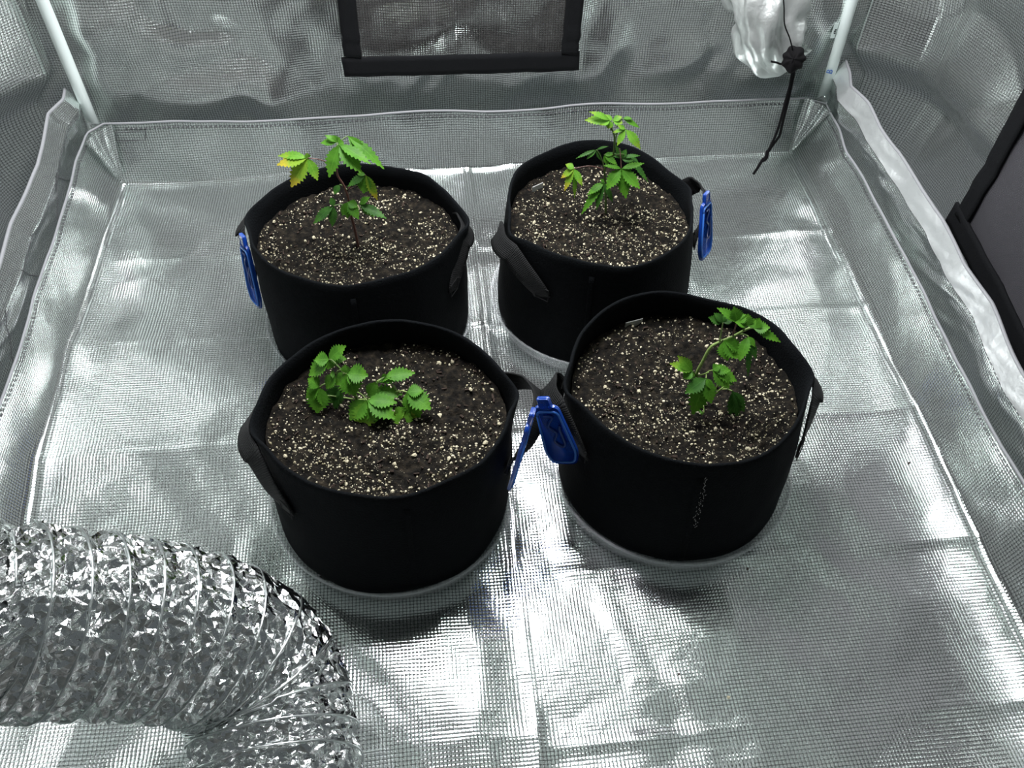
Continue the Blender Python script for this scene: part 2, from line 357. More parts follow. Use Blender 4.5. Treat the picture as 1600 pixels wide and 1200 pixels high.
for s, side in ((1, 'right'), (-1, 'left')):
    W_ = walls[s]; tt = np.linspace(0, .74, 26)
    mesh_obj('lower_flap', [flap_pt(s, y, t) for t in tt for y in fy], grid_faces(len(tt), len(fy)), M['floor'], W_, True, [(y, t*.17+.03) for t in tt for y in fy])
    tt = np.linspace(.735, 1, 9)
    h = mesh_obj('flap_hem', [np.array(flap_pt(s, y, t))+[-s*.0012, 0, .0012] for t in tt for y in fy], grid_faces(len(tt), len(fy)), M['hem' if s > 0 else 'floor'], W_, True, [(y, t*.17+.03) for t in tt for y in fy])
    if s > 0: h['label'] = 'pale plain hem band'
    tube('piping', [flap_pt(s, y, 1.0) for y in fy], 0.0026, M['piping'], W_, 6)
    st = MB(); n = 150
    for tv in ((.735, .03) if s > 0 else (.70, .05)):
        if tv < .1: continue
        for k in range(n):
            y0 = .62-1.2*(k+.2)/n; y1 = .62-1.2*(k+.8)/n
            st.add(*tube_data([np.array(flap_pt(s, yy, tv))+[-s*.0020, 0, .0014] for yy in (y0, y1)], .0006, 4))
    if s < 0:                                       # crossing diagonal seams on the left flap
        for ya, yb in ((.50, .40), (.38, .46), (.27, .20), (.1, .16)):
            pts = [np.array(flap_pt(s, ya+(yb-ya)*k/8, .30+.6*k/8))+[.0012, 0, .0006] for k in range(9)]
            st.add(*tube_data(pts, .0005, 4))
    o = st.build('stitching', M['thread'], W_, False); o['kind'] = 'stuff'

# ------------------------------------------------------------------ vent window in the back wall
def strip(name, pts, normal, width, th, parent, mat, n=24, wob=.0015):
    p = smooth_path(pts, n); p = p+np.array([[nz(i*.5, k*3.1, 50)*wob for k in range(3)] for i in range(n)])
    V, Fc, uv = ribbon_data(p, np.tile(normal, (n, 1)), width, th); return mesh_obj(name, V, Fc, mat, parent, True, uv)
WYF = WY-.030
win = empty('window_1', (0, WYF, .3)); tag(win, 'netted vent window with black fabric border in the back tent wall', None, None, 'structure'); win.location = (0, 0, 0)
def wp(px, py, y=None): return at(px, py, 1, WYF if y is None else y)
a0, a1 = wp(536, 105), wp(906, 95)
strip('bottom_trim', [a0, (a0+a1)/2+[0, .002, -.002], a1], (0, -1, 0), .033, .004, win, M['trim'])
l0, l1 = wp(551, 88), wp(541, -5); l2 = l1+(l1-l0)*4.0
strip('side_trim', [l0+[0, -.001, 0], l1, l2], (0, -1, 0), .028, .004, win, M['trim'])
r0_, r1 = wp(890, 84), wp(899, -5); r2 = r1+(r1-r0_)*4.0
strip('side_trim', [r0_+[0, -.001, 0], r1, r2], (0, -1, 0), .028, .004, win, M['trim'])
strip('top_trim', [l2, r2], (0, -1, 0), .03, .004, win, M['trim'])
nx = np.linspace(a0[0]+.02, a1[0]-.02, 30); nzz = np.linspace(a0[2], l2[2], 30)
mesh_obj('net', [(x, WYF+.006+.004*nz(x*8, z*8, 71), z) for z in nzz for x in nx], grid_faces(30, 30), M['net'], win, True, [(x, z) for z in nzz for x in nx])
# printed white label that peeks out beside the right pole
lp = at(1304, 48, 1, .634); V, Fc = box_data(lp, .0075, .0012, .026); o = mesh_obj('care_label', V, Fc, M['pole'], wb, False); o['label'] = 'small white label with black print'
for (px, py) in ((1306, 46.5), (1304.6, 49), (1304.2, 52)):
    q = at(px, py, 1, .6330); V, Fc = box_data(q, .0030, .0006, .0018); mesh_obj('print_mark', V, Fc, M['thread'], o, False)
# ------------------------------------------------------------------ vent in the right wall (dark)
win2 = empty('window_2', (0, 0, 0)); tag(win2, 'dark netted vent with black fabric border in the right tent wall', None, None, 'structure')
WX = .690
def wr(px, py, x=None): return at(px, py, 0, WX if x is None else x)
nrm = (-1, 0, 0)
c0 = wr(1500, 345); c1 = wr(1606, 158); c2 = c1+(c1-c0)*1.6
strip('side_trim', [c0, (c0+c1)/2+[.002, 0, 0], c1, c2], nrm, .030, .004, win2, M['trim'])
d0 = wr(1487, 330); d1 = wr(1560, 470); d2 = wr(1625, 610); d3 = d2+(d2-d1)*1.2
strip('bottom_trim', [d0, d1, d2, d3], nrm, .036, .004, win2, M['trim'])
eb = d3-d0; eu = c2-c0
VV = []; uvv = []
for i in range(30):
    for j in range(30):
        p = c0+eb*(i/29)+eu*(j/29); VV.append((p[0]+.004+.006*nz(i*.25, j*.25, 5), p[1], p[2])); uvv.append((i/29*.8, j/29*.8))
mesh_obj('net', VV, grid_faces(30, 30), M['darknet'], win2, True, uvv)
strip('side_trim', [d3, d3+eu], nrm, .03, .004, win2, M['trim']); strip('top_trim', [c2, c2+eb], nrm, .03, .004, win2, M['trim'])

# unseen dark lamp housing above the frame, added for the silver to reflect
V, Fc = box_data((LX, LY, LZ+.035), .50, .50, .06); mb = MB().add(V, Fc)
for a in (-.2, -.1, 0, .1, .2): mb.add(*box_data((LX+a, LY, LZ+.075), .006, .46, .03))
for a, b in ((-.2, -.2), (.2, -.2), (-.2, .2), (.2, .2)): mb.add(*tube_data([(LX+a, LY+b, LZ+.06), (LX+a*.2, LY+b*.2, 1.68)], .0015, 5))
tag(mb.build('added_lamp_housing', M['trim'], None, False), 'unseen dark lamp housing added under the tent roof for reflections', None, None, 'structure')
# ------------------------------------------------------------------ tent poles
PY = .630
for (pa, pb, lb) in (((66, 0), (147, 196), 'white metal tent pole in the back left corner'), ((1332, 0), (1283, 162), 'white metal tent pole with a blue letter B in the back right corner')):
    A, B = at(*pa, 1, PY), at(*pb, 1, PY); d = (A-B)/(A[2]-B[2])
    P0 = B-d*(B[2]-.004); P1 = B+d*(1.66-B[2])
    t = empty('tent_pole', P0); tag(t, lb, 'pole', 'corner poles of the tent')
    tube('tube', [P0, P0+(P1-P0)*.12, P0+(P1-P0)*.5, P1], .0092, M['pole'], t, 20, P0)
    if pb[0] > 800:
        bp = at(1298, 108, 1, PY)
        fc = bpy.data.curves.new('mark', 'FONT'); fc.body = 'B'; fc.size = .0145; fc.extrude = .0002; fc.align_x = 'CENTER'; fc.align_y = 'CENTER'
        fo = bpy.data.objects.new('tmp', fc); COL.objects.link(fo); dg = bpy.context.evaluated_depsgraph_get()
        me = bpy.data.meshes.new_from_object(fo.evaluated_get(dg)); bpy.data.objects.remove(fo)
        me.materials.clear(); me.materials.append(M['blue_ink'])
        tocam = CAM-bp; tocam[2] = 0; tocam /= np.linalg.norm(tocam); up = np.array([0, 0, 1.0]); rt = np.cross(up, tocam)
        mo = bpy.data.objects.new('letter_mark', me); COL.objects.link(mo); mo.parent = t
        pos = bp+tocam*.0098-P0
        # the letter lies on its side along the pole
        X, Y, Z = up, -rt, tocam
        mo.matrix_local = Matrix(((X[0], Y[0], Z[0], pos[0]), (X[1], Y[1], Z[1], pos[1]), (X[2], Y[2], Z[2], pos[2]), (0, 0, 0, 1)))
        mo['label'] = 'blue printed letter B'

# ------------------------------------------------------------------ gathered duct port sleeve with its cord
SY = .53
sl = empty('duct_port_sleeve', at(1206, 0, 1, .60)); S0 = np.array(sl.location)
tag(sl, 'gathered silver duct port sleeve with black drawstring on the back wall', 'sleeve')
ringpx = [(1202, -70, 56, .62), (1201, -30, 56, .575), (1200, 5, 52, .545), (1199, 35, 47, .535), (1201, 64, 42, .53), (1208, 86, 31, .53), (1219, 95, 20, .53), (1231, 95, 11, .53), (1238, 92, 7, .53), (1244, 84, 11, .525), (1248, 74, 15, .525)]
ctr = smooth_path([at(x, y, 1, Y) for x, y, r, Y in ringpx], 44)
rad = np.interp(np.linspace(0, 10, 44), range(11), [r*.00098 for _, _, r, _ in ringpx])
T, Nn, Bn = frames(ctr); nseg = 72; VV = []
for i in range(44):
    g = i/43; pleat = .09+.22*max(0, (g-.35))/.65
    for j in range(nseg):
        th = 2*math.pi*j/nseg
        rj = rad[i]*(1+pleat*math.sin(6*th+2.4*math.sin(7*g)+1.3*math.sin(2*th))+.26*nz(math.cos(th)*2.2, math.sin(th)*2.2, g*6)+.20*(1-2*abs(nz(math.cos(th)*2.6, math.sin(th)*3, g*9+4))))
        VV.append(ctr[i]+rj*(math.cos(th)*Nn[i]+math.sin(th)*Bn[i]))
mesh_obj('sleeve', VV, grid_faces(44, nseg, True), M['cloth'], sl, True, None, S0)
lk = at(1240, 92, 1, SY-.065); VV = []
ax = CAM-lk; ax /= np.linalg.norm(ax); e1 = np.cross([0, 0, 1.0], ax); e1 /= np.linalg.norm(e1); e2 = np.cross(ax, e1)
for i in range(21):
    ph = math.pi*i/20
    for j in range(48):
        th = 2*math.pi*j/48; r = .0165*(1+.10*math.sin(7*th+1.2*math.sin(2*th))*math.sin(ph)**2+.10*nz(math.cos(th)*2, math.sin(th)*2, ph*2))
        VV.append(lk+r*(math.sin(ph)*(math.cos(th)*e1+1.15*math.sin(th)*e2)+.75*math.cos(ph)*ax))
mesh_obj('cord_lock', VV, grid_faces(21, 48, True), M['cord'], sl, True, None, S0)
def cordp(pts, y=SY-.052): return smooth_path([at(*q, 1, y) for q in pts], 30)
tube('cord', cordp([(1240, 100), (1235, 130), (1227, 160), (1216, 200), (1207, 222), (1199, 238)]), .0021, M['cord'], sl, 7, S0)
tube('cord', cordp([(1243, 100), (1238, 128), (1231, 160), (1222, 196), (1218, 212), (1208, 226), (1200, 238)]), .0021, M['cord'], sl, 7, S0)
tube('cord', cordp([(1222, -25), (1225, 10), (1226, 38), (1234, 60), (1240, 84)], SY-.066), .0010, M['cord'], sl, 6, S0)
tube('cord', cordp([(1205, 96), (1214, 98), (1222, 100), (1236, 96)], SY-.06), .0017, M['cord'], sl, 6, S0)
tube('cord_end', cordp([(1199, 236), (1197, 246), (1190, 252), (1184, 262), (1177, 272)]), np.interp(np.linspace(0, 1, 30), [0, .25, .4, .5, 1], [.003, .0035, .0042, .0026, .0022]), M['cord'], sl, 7, S0)

# ------------------------------------------------------------------ foil duct
DR = .079
dpath = [(-.69, -.36, .36)]+[at(x, y, 2, z) for x, y, z in ((-150, 966, .315), (-40, 970, .290), (60, 972, .260), (170, 976, .222), (285, 992, .176), (370, 1024, .132), (415, 1086, .100), (430, 1175, .086), (434, 1260, .083))]
dpath += [dpath[-1]+np.array([-.004, -.06, 0]), dpath[-1]+np.array([-.006, -.12, 0])]
P = smooth_path(dpath, 400); Ls = np.concatenate([[0], np.cumsum(np.linalg.norm(np.diff(P, axis=0), axis=1))]); LT = Ls[-1]
def path_at(s): return np.array([np.interp(s, Ls, P[:, k]) for k in range(3)])
ns, na = 190, 104; PITCH_D = .0290
cp = np.array([path_at(s) for s in np.linspace(0, LT, ns)]); T, _, _ = frames(cp)
up0 = np.array([0, 0, 1.0]); SN = np.cross(up0, T); SN /= np.linalg.norm(SN, axis=1)[:, None]; UP = np.cross(T, SN)
VV = np.zeros((ns, na, 3)); rj = random.Random(11)
for i in range(ns):
    s = LT*i/(ns-1)
    for j in range(na):
        th = 2*math.pi*(j+rj.uniform(-.35, .35))/na; ph = (s/PITCH_D+th/(2*math.pi)) % 1.0
        d = min(ph, 1-ph)*2          # 0 on the wire, 1 between wires
        amp = min(1, d*3.0)
        r = DR-.0040*math.sin(math.pi*.5*d)**.8+amp*(.0024*rj.uniform(-1, 1)+.0035*nz(s*60, th*8, 3)+.004*nz(s*25, th*4, 7))
        VV[i, j] = cp[i]+T[i]*rj.uniform(-.0009, .0009)+r*(math.cos(th)*SN[i]+math.sin(th)*UP[i])
q = grid_faces(ns, na, True); tris = []
for k, f in enumerate(q):
    if rj.random() < .5: tris += [(f[0], f[1], f[2]), (f[0], f[2], f[3])]
    else: tris += [(f[0], f[1], f[3]), (f[1], f[2], f[3])]
duct = empty('foil_duct', (-.27, -.45, .005)); D0 = np.array(duct.location)
tag(duct, 'flexible crinkled aluminium duct curving across the floor at the front left', 'duct')
mesh_obj('foil_hose', VV.reshape(-1, 3), tris, M['foil'], duct, False, None, D0)
hel = []
for th in np.arange(0, 2*math.pi*LT/PITCH_D, 2*math.pi/64):
    s = LT-th/(2*math.pi)*PITCH_D if False else th/(2*math.pi)*PITCH_D
    c = path_at(s); i = min(ns-1, int(s/LT*(ns-1))); a = -th
    hel.append(c+(DR-.0002)*(math.cos(a)*SN[i]+math.sin(a)*UP[i]))
tube('spiral_wire', hel, .0010, M['wire'], duct, 6, D0)

# ------------------------------------------------------------------ pots
BAGS = {'FL': dict(b=(-.1402, -.0916), t=(-.1366, -.0974), Rx=.138, Ry=.1248, H=.1983, h=((-172.7, .150, .193, 31), (4, .170, .186, 25))),
        'FR': dict(b=(.2115, -.0831), t=(.2066, -.0803), Rx=.1336, Ry=.1319, H=.1991, h=((-177, .156, .196, 20), (-6, .147, .194, 25))),
        'BL': dict(b=(-.1705, .2215), t=(-.1729, .2212), Rx=.1395, Ry=.1283, H=.199, h=((169, .153, .194, 19), (-2, .143, .190, 28))),
        'BR': dict(b=(.1622, .232), t=(.1599, .2367), Rx=.1276, Ry=.1399, H=.1998, h=((-160, .148, .192, 29), (13, .156, .197, 19)))}
WHERE = {'FL': 'front left', 'FR': 'front right', 'BL': 'back left', 'BR': 'back right'}
BLAB = {'FL': 'black felt grow bag at the front left nearest the foil duct', 'FR': 'black felt grow bag at the front right with pale scuff marks',
        'BL': 'black felt grow bag at the back left with blue tag on its left handle', 'BR': 'black felt grow bag at the back right with a wide webbing handle in front'}
SAUC = .149; Z0 = .012
def angd(a, b): return (a-b+math.pi) % (2*math.pi)-math.pi
def bag_r(B, k, th, u):
    """outer surface of bag: u 0 foot .. 1 rim"""
    H = B['H']
    bx, by = B['b']; tx, ty = B['t']; cx = bx+(tx-bx)*u; cy = by+(ty-by)*u
    Rt = 1/math.sqrt((math.cos(th)/B['Rx'])**2+(math.sin(th)/B['Ry'])**2)
    r = .1425*(1-u)+Rt*u+.0025*math.sin(math.pi*u)
    if u < .06: r -= .010*(1-u/.06)**2
    ear = sum(math.exp(-(angd(th, math.radians(h[0]))/.17)**2) for h in B['h'])
    r += .011*ear*max(0, (u-.75)/.25)
    r += .0030*nz(math.cos(th)*1.7+k*5, math.sin(th)*1.7, u*1.5)+.0010*nz(math.cos(th)*5+k*5, math.sin(th)*5, u*5)
    z = Z0+u*(H-Z0+.007*nz(math.cos(th)*1.5, math.sin(th)*1.5, k*9)-.007*ear)
    return np.array([cx+r*math.cos(th), cy+r*math.sin(th), z]), r, (cx, cy)
bags = {}
for k, (key, B) in enumerate(BAGS.items()):
    b0 = np.array([*B['b'], Z0]); t = empty('grow_bag', b0); tag(t, BLAB[key], 'grow bag', 'black felt grow bags on the silver floor'); bags[key] = t
    na, nu = 120, 22; rows = []
    rows.append([(*B['b'], Z0)]*na)
    for u in np.linspace(0, 1, nu): rows.append([bag_r(B, k, 2*math.pi*j/na, u)[0] for j in range(na)])
    top = []
    for (du, dr, dz) in ((1, -.0018, .0014), (1, -.0038, .0), (.9, -.0045, 0), (.78, -.0050, 0), (.6, -.0055, 0)):
        row = []
        for j in range(na):
            th = 2*math.pi*j/na; p, r, c = bag_r(B, k, th, du); row.append(p+np.array([math.cos(th)*dr, math.sin(th)*dr, dz]))
        rows.append(row)
    V = np.array(rows).reshape(-1, 3); mesh_obj('bag_body', V, grid_faces(len(rows), na, True), M['felt'], t, True, None, b0)
    # side seam facing the front
    sd = {'FL': -82, 'FR': -97, 'BL': -92, 'BR': -104}[key]
    ps = []
    for u in np.linspace(.03, .90, 16):
        p, r, c = bag_r(B, k, math.radians(sd), u); ps.append(p)
    nn = np.tile([math.cos(math.radians(sd)), math.sin(math.radians(sd)), 0], (16, 1)); V, Fc, uv = ribbon_data(np.array(ps)+nn*.0002, nn, .007, .0010)
    mesh_obj('seam', V, Fc, M['felt'], t, True, uv, b0)
    # two webbing handles
    for (deg, rm, zm, hw) in B['h']:
        pts = []; nr = []
        for i in range(41):
            v = -1+2*i/40; av = abs(v)
            th = math.radians(deg+hw*math.copysign(av**.85, v))
            k2 = 1-av**2.2 if av < .82 else max(0, (1-.82**2.2)*(1-(av-.82)/.18))
            z = .128+(zm-.014-.128)*min(1, (1-av)/.75)**.75
            u = (z-Z0)/(B['H']-Z0); p, r, c = bag_r(B, k, th, min(.98, u))
            ro = r+.0016+ (rm+.004-bag_r(B, k, math.radians(deg), .9)[1])*k2
            pts.append((c[0]+ro*math.cos(th), c[1]+ro*math.sin(th), z)); nr.append((math.cos(th), math.sin(th), .75*k2))
        V, Fc, uv = ribbon_data(pts, nr, .028, .0022); mesh_obj('handle', V, Fc, M['web'], t, True, uv, b0)
        for sg in (-1, 1):                          # stitched box at each handle foot
            th = math.radians(deg+hw*sg); p, r, c = bag_r(B, k, th, .6); e1 = np.array([-math.sin(th), math.cos(th), 0]); e3 = np.array([0, 0, 1.0]); c3 = p+np.array([math.cos(th), math.sin(th), 0])*.0034; c3[2] = .135
            q4 = [c3+e1*.010*a+e3*.010*b for a, b in ((-1, -1), (1, -1), (1, 1), (-1, 1))]; mb = MB()
            for n_ in range(4): mb.add(*tube_data([q4[n_], q4[(n_+1) % 4]], .0006, 4))
            mb.build('handle_stitching', M['web'], t, False, b0)
    if key == 'FR':
        mb = MB(); rl = random.Random(5)
        for n_ in range(46):
            q = at_depth(1030+rl.gauss(0, 2.0)-(n_/46)*3, 755+n_*1.55+rl.uniform(-2, 2), (0, 0, 0)); 
            th = math.radians(-94.5+rl.gauss(0, .7)); u = .90-.48*n_/46; p, r, c = bag_r(B, k, th, u); p = p+np.array([math.cos(th), math.sin(th), 0])*.0008
            mb.add(*tube_data([p, p+np.array([rl.uniform(-.0012, .0012), 0, rl.uniform(.0008, .003)])], .00035, 4))
        o = mb.build('lint', M['lint'], t, False, b0); o['kind'] = 'stuff'; o['label'] = 'pale dotted scuff of lint'
    # clear saucer with ribbed side
    sr = {'FL': .149, 'FR': .151, 'BL': .1475, 'BR': .150}[key]
    s0 = np.array([*B['b'], .0]); VV = []; prof = [(0, .010), (.02, .010), (sr-.022, .010), (sr-.012, .0085), (sr-.006, .0095), (sr-.003, .020), (sr, .0335), (sr+.003, .034), (sr+.0035, .0325), (sr+.0008, .031), (sr-.001, .020), (sr-.004, .007), (sr-.012, .0055), (sr-.02, .0075), (.02, .0075), (0, .0075)]
    nA = 144
    for (r, z) in prof:
        for j in range(nA):
            rib = .0006*(j % 2) if .012 < z and r > sr-.004 else 0
            VV.append((B['b'][0]+(r+rib)*math.cos(2*math.pi*j/nA), B['b'][1]+(r+rib)*math.sin(2*math.pi*j/nA), z))
    VV = np.array(VV)
    o = mesh_obj('plant_saucer', VV, grid_faces(len(prof), nA, True), M['clear'], None, True, None, s0); o.location = tuple(s0)
    tag(o, 'clear ribbed plastic saucer under the %s grow bag' % WHERE[key], 'saucer', 'clear saucers under the grow bags')

# ------------------------------------------------------------------ soil with perlite
def soil_edge(B, k, th, u):
    p, r, c = bag_r(B, k, th, u); return r-.0068, c
ico = None
def icosa():
    g = (1+5**.5)/2; v = np.array([(-1, g, 0), (1, g, 0), (-1, -g, 0), (1, -g, 0), (0, -1, g), (0, 1, g), (0, -1, -g), (0, 1, -g), (g, 0, -1), (g, 0, 1), (-g, 0, -1), (-g, 0, 1)])/math.sqrt(1+g*g)
    f = [(0, 11, 5), (0, 5, 1), (0, 1, 7), (0, 7, 10), (0, 10, 11), (1, 5, 9), (5, 11, 4), (11, 10, 2), (10, 7, 6), (7, 1, 8), (3, 9, 4), (3, 4, 2), (3, 2, 6), (3, 6, 8), (3, 8, 9), (4, 9, 5), (2, 4, 11), (6, 2, 10), (8, 6, 7), (9, 8, 1)]
    return v, f
IV, IF = icosa()
def lump(c, r, rn):
    s = np.array([rn.uniform(.7, 1.25) for _ in range(3)]); return IV*s*r*(1+.25*np.array([[rn.uniform(-1, 1)] for _ in range(12)]))+c
soil_fn = {}
SOILZ = {'FL': .157, 'FR': .155, 'BL': .157, 'BR': .157}
for k, (key, B) in enumerate(BAGS.items()):
    zS = SOILZ[key]; us = (zS-Z0)/(B['H']-Z0)
    def soil_z(x, y, k=k, zS=zS, B=B):
        # the bed dips a little round the seedling and climbs to the cloth
        cx, cy = B['t']; d = math.hypot(x-cx, y-cy)/.13
        n1 = nz(x*30, y*30, k*7)
        z = zS+.006*(d*d-.4)+.0035*n1+.0034*nz(x*75+n1, y*75, k*7+1)+.0022*nz(x*170, y*170, k*7+2)+.0012*nz(x*380, y*380, 3)
        z += .0042*max(0, nz(x*95, y*95, k*3+40))+.0030*(1-2*abs(nz(x*55, y*55, k*3+80)))
        return z
    soil_fn[key] = soil_z
    na, nr = 200, 62; cx, cy = (B['b'][0]+(B['t'][0]-B['b'][0])*us, B['b'][1]+(B['t'][1]-B['b'][1])*us)
    V = []
    for i in range(nr):
        q = max(.002, i/(nr-1))
        for j in range(na):
            th = 2*math.pi*j/na; re, c = soil_edge(B, k, th, us); x = cx+re*q*math.cos(th); y = cy+re*q*math.sin(th); V.append((x, y, soil_z(x, y)))
    s0 = np.array([cx, cy, zS]); so = mesh_obj('potting_soil', V, grid_faces(nr, na, True), M['soil'], None, True, None, s0); so.location = tuple(s0)
    tag(so, 'dark potting soil flecked with perlite in the %s grow bag' % WHERE[key], 'soil', 'potting soil in the grow bags', 'stuff')
    rn = random.Random(20+k); mb = MB(); nP = 0
    while nP < 2700:
        th = rn.uniform(0, 2*math.pi); q = math.sqrt(rn.random())*.985; re, c = soil_edge(B, k, th, us); x = cx+re*q*math.cos(th); y = cy+re*q*math.sin(th)
        dens = .45+1.1*nz(x*22, y*22, 60+k)+(.25 if y < cy else 0)
        if rn.random() > dens: continue
        r = .00034+.0013*rn.random()**3.4; mb.add(lump((x, y, soil_z(x, y)+r*.45), r, rn), IF); nP += 1
    o = mb.build('perlite', M['perlite'], so, False, s0); o['kind'] = 'stuff'
    mb = MB()
    for n_ in range(160):
        th = rn.uniform(0, 2*math.pi); q = math.sqrt(rn.random())*.97; re, c = soil_edge(B, k, th, us); x = cx+re*q*math.cos(th); y = cy+re*q*math.sin(th); a = rn.uniform(0, 6.3); l = rn.uniform(.002, .007)
        z = soil_z(x, y)+.001; mb.add(*tube_data([(x, y, z), (x+l*math.cos(a), y+l*math.sin(a), z+rn.uniform(0, .0015))], rn.uniform(.0005, .0014), 5))
    o = mb.build('bark_chips', M['bark'], so, False, s0); o['kind'] = 'stuff'
    meshes = []
    for n_ in range(26):
        th = rn.uniform(0, 2*math.pi); q = math.sqrt(rn.random())*.95; re, c = soil_edge(B, k, th, us); x = cx+re*q*math.cos(th); y = cy+re*q*math.sin(th); r = rn.uniform(.0018, .0031)
        if len(meshes) < 6:
            o = mesh_obj('perlite_chunk', lump((0, 0, 0), 1, rn), IF, M['perlite'], so, False); meshes.append(o.data)
        else:
            o = bpy.data.objects.new('perlite_chunk', rn.choice(meshes)); COL.objects.link(o); o.parent = so
        o.scale = (r, r, r*.8); o.rotation_euler = (rn.uniform(0, 3), rn.uniform(0, 3), rn.uniform(0, 6)); o.location = (x-s0[0], y-s0[1], soil_z(x, y)+r*.4-s0[2])
# two little plant markers sunk in the soil
for (px, py, rot, key, lb, wd) in ((990, 507, .25, 'FR', 'small grey plastic plant marker sunk at the back of the front right pot', .024), (840, 294, .55, 'BR', 'thin grey plant marker at the back left inside the back right pot', .020)):
    p = at(px, py, 2, SOILZ[key]+.006); z = soil_fn[key](p[0], p[1])
    V, Fc = box_data((0, 0, .001), wd, .0014, .016); bv = []
    for v in V: bv.append((v[0]*math.cos(rot)-v[1]*math.sin(rot), v[0]*math.sin(rot)+v[1]*math.cos(rot), v[2]))
    mid = [(0, 0, .0102)]
    o = mesh_obj('plant_marker', bv, Fc, M['marker'], None, False); o.location = (p[0], p[1], z)
    bm_mod = o.modifiers.new('bevel', 'BEVEL'); bm_mod.width = .0005; bm_mod.segments = 2
    tag(o, lb, 'plant marker')

for (px, py, r, mk, lb) in ((1139, 1089, .0017, 'perlite', 'tiny white perlite crumb on the silver floor at the front right'), (1169, 887, .0014, 'bark', 'dark soil crumb on the floor just right of the front right bag'),
        (1061, 1052, .0013, 'bark', 'dark soil crumb on the bare floor before the front right bag'), (1418, 727, .0016, 'bark', 'brown crumb on the floor to the right of the front right bag')):
    p = at(px, py, 2, .006); rn = random.Random(px); o = mesh_obj('soil_crumb', lump((0, 0, 0), r, rn), IF, M[mk], None, False)
    o.location = (p[0], p[1], floor_z(p[0], p[1])+r*.8); tag(o, lb, 'crumb')
# ------------------------------------------------------------------ blue tags on the handles
def rounded_outline(wt, wb, h, rc, n=5):
    """outline in (x, z): narrower top at z=0, wider foot at z=-h"""
    cs = [(-wt/2, 0), (wt/2, 0), (wb/2, -h*.80), (wb*.36, -h), (-wb*.36, -h), (-wb/2, -h*.80)]; out = []
    m = len(cs)
    for i in range(m):
        p0, p1, p2 = np.array(cs[i-1]), np.array(cs[i]), np.array(cs[(i+1) % m]); a = (p0-p1)/np.linalg.norm(p0-p1); b = (p2-p1)/np.linalg.norm(p2-p1)
        A = p1+a*rc; B = p1+b*rc
        for k in range(n+1):
            t = k/n; out.append(A*(1-t)**2+2*p1*t*(1-t)+B*t*t)
    return np.array(out)
def plate(outl, y0, y1, bev):
    n = len(outl); c = outl.mean(0); rows = []
    for (y, sh) in ((y0, bev), (y0+bev*(1 if y1 > y0 else -1), 0), (y1-bev*(1 if y1 > y0 else -1), 0), (y1, bev)):
        q = c+(outl-c)*(1-sh/np.abs(outl-c).max()*1.3); rows.append(np.stack([q[:, 0], np.full(n, y), q[:, 1]], 1))
    V = np.concatenate(rows); Fc = [tuple(f) for f in grid_faces(4, n, True)]; Fc.append(tuple(range(n))); Fc.append(tuple(range(4*n-1, 3*n-1, -1)))
    return V, Fc
def blue_tag(top, foot, face, label):
    top = np.array(top); foot = np.array(foot); Z = (top-foot); h = np.linalg.norm(Z); Z /= h
    Y = -np.array(face, float); Y -= Z*(Y@Z); Y /= np.linalg.norm(Y); X = np.cross(Y, Z)
    o = empty('plastic_tag', top); o.matrix_world = Matrix(((X[0], Y[0], Z[0], top[0]), (X[1], Y[1], Z[1], top[1]), (X[2], Y[2], Z[2], top[2]), (0, 0, 0, 1)))
    tag(o, label, 'tag', 'blue plastic tags clipped to the bag handles')
    ol = rounded_outline(.028, .042, h*.88, .007); ol[:, 1] -= h*.12
    V, Fc = plate(ol, .0022, -.0022, .0012); mesh_obj('tag_body', V, Fc, M['blue'], o, True)
    c = ol.mean(0); ring = c+(ol-c)*.86; path = np.stack([ring[:, 0], np.full(len(ring), -.0026), ring[:, 1]], 1); path = np.concatenate([path, path[:1]])
    V, Fc = tube_data(path, .0016, 7); mesh_obj('rim', V, Fc, M['blue_rim_highlight'], o, True)
    V, Fc = plate(rounded_outline(.015, .016, h*.17, .003), .0020, -.0034, .001); mesh_obj('clip_tab', V, Fc, M['blue'], o, True)
    em = smooth_path([(-.006, 0, -.26), (.004, 0, -.27), (-.004, 0, -.40), (.003, 0, -.50), (-.002, 0, -.62), (.004, 0, -.70), (.009, 0, -.66), (.008, 0, -.45), (.010, 0, -.40)], 60); em[:, 2] *= h; em[:, 1] = -.0030
    V, Fc = tube_data(em, .0017, 7); mesh_obj('raised_scroll', V, Fc, M['blue_dark'], o, True)
    return o
blue_tag(at(848, 620, 1, -.118), at(884, 724, 1, -.140), (-.45, -.75, .40), 'blue plastic tag facing the viewer on left handle of the front right bag')
blue_tag(at(832, 641, 1, -.150), at(798, 755, 1, -.168), (.93, -.28, .1), 'blue plastic tag seen edge on at right handle of the front left bag')
blue_tag(at(379, 366, 1, .212), at(402, 477, 1, .190), (-.85, -.40, .35), 'blue plastic tag on the left handle of the back left bag')
blue_tag(at(1103, 300, 1, .235), at(1101, 402, 1, .215), (.75, -.60, .3), 'blue plastic tag on the right handle of the back right bag')

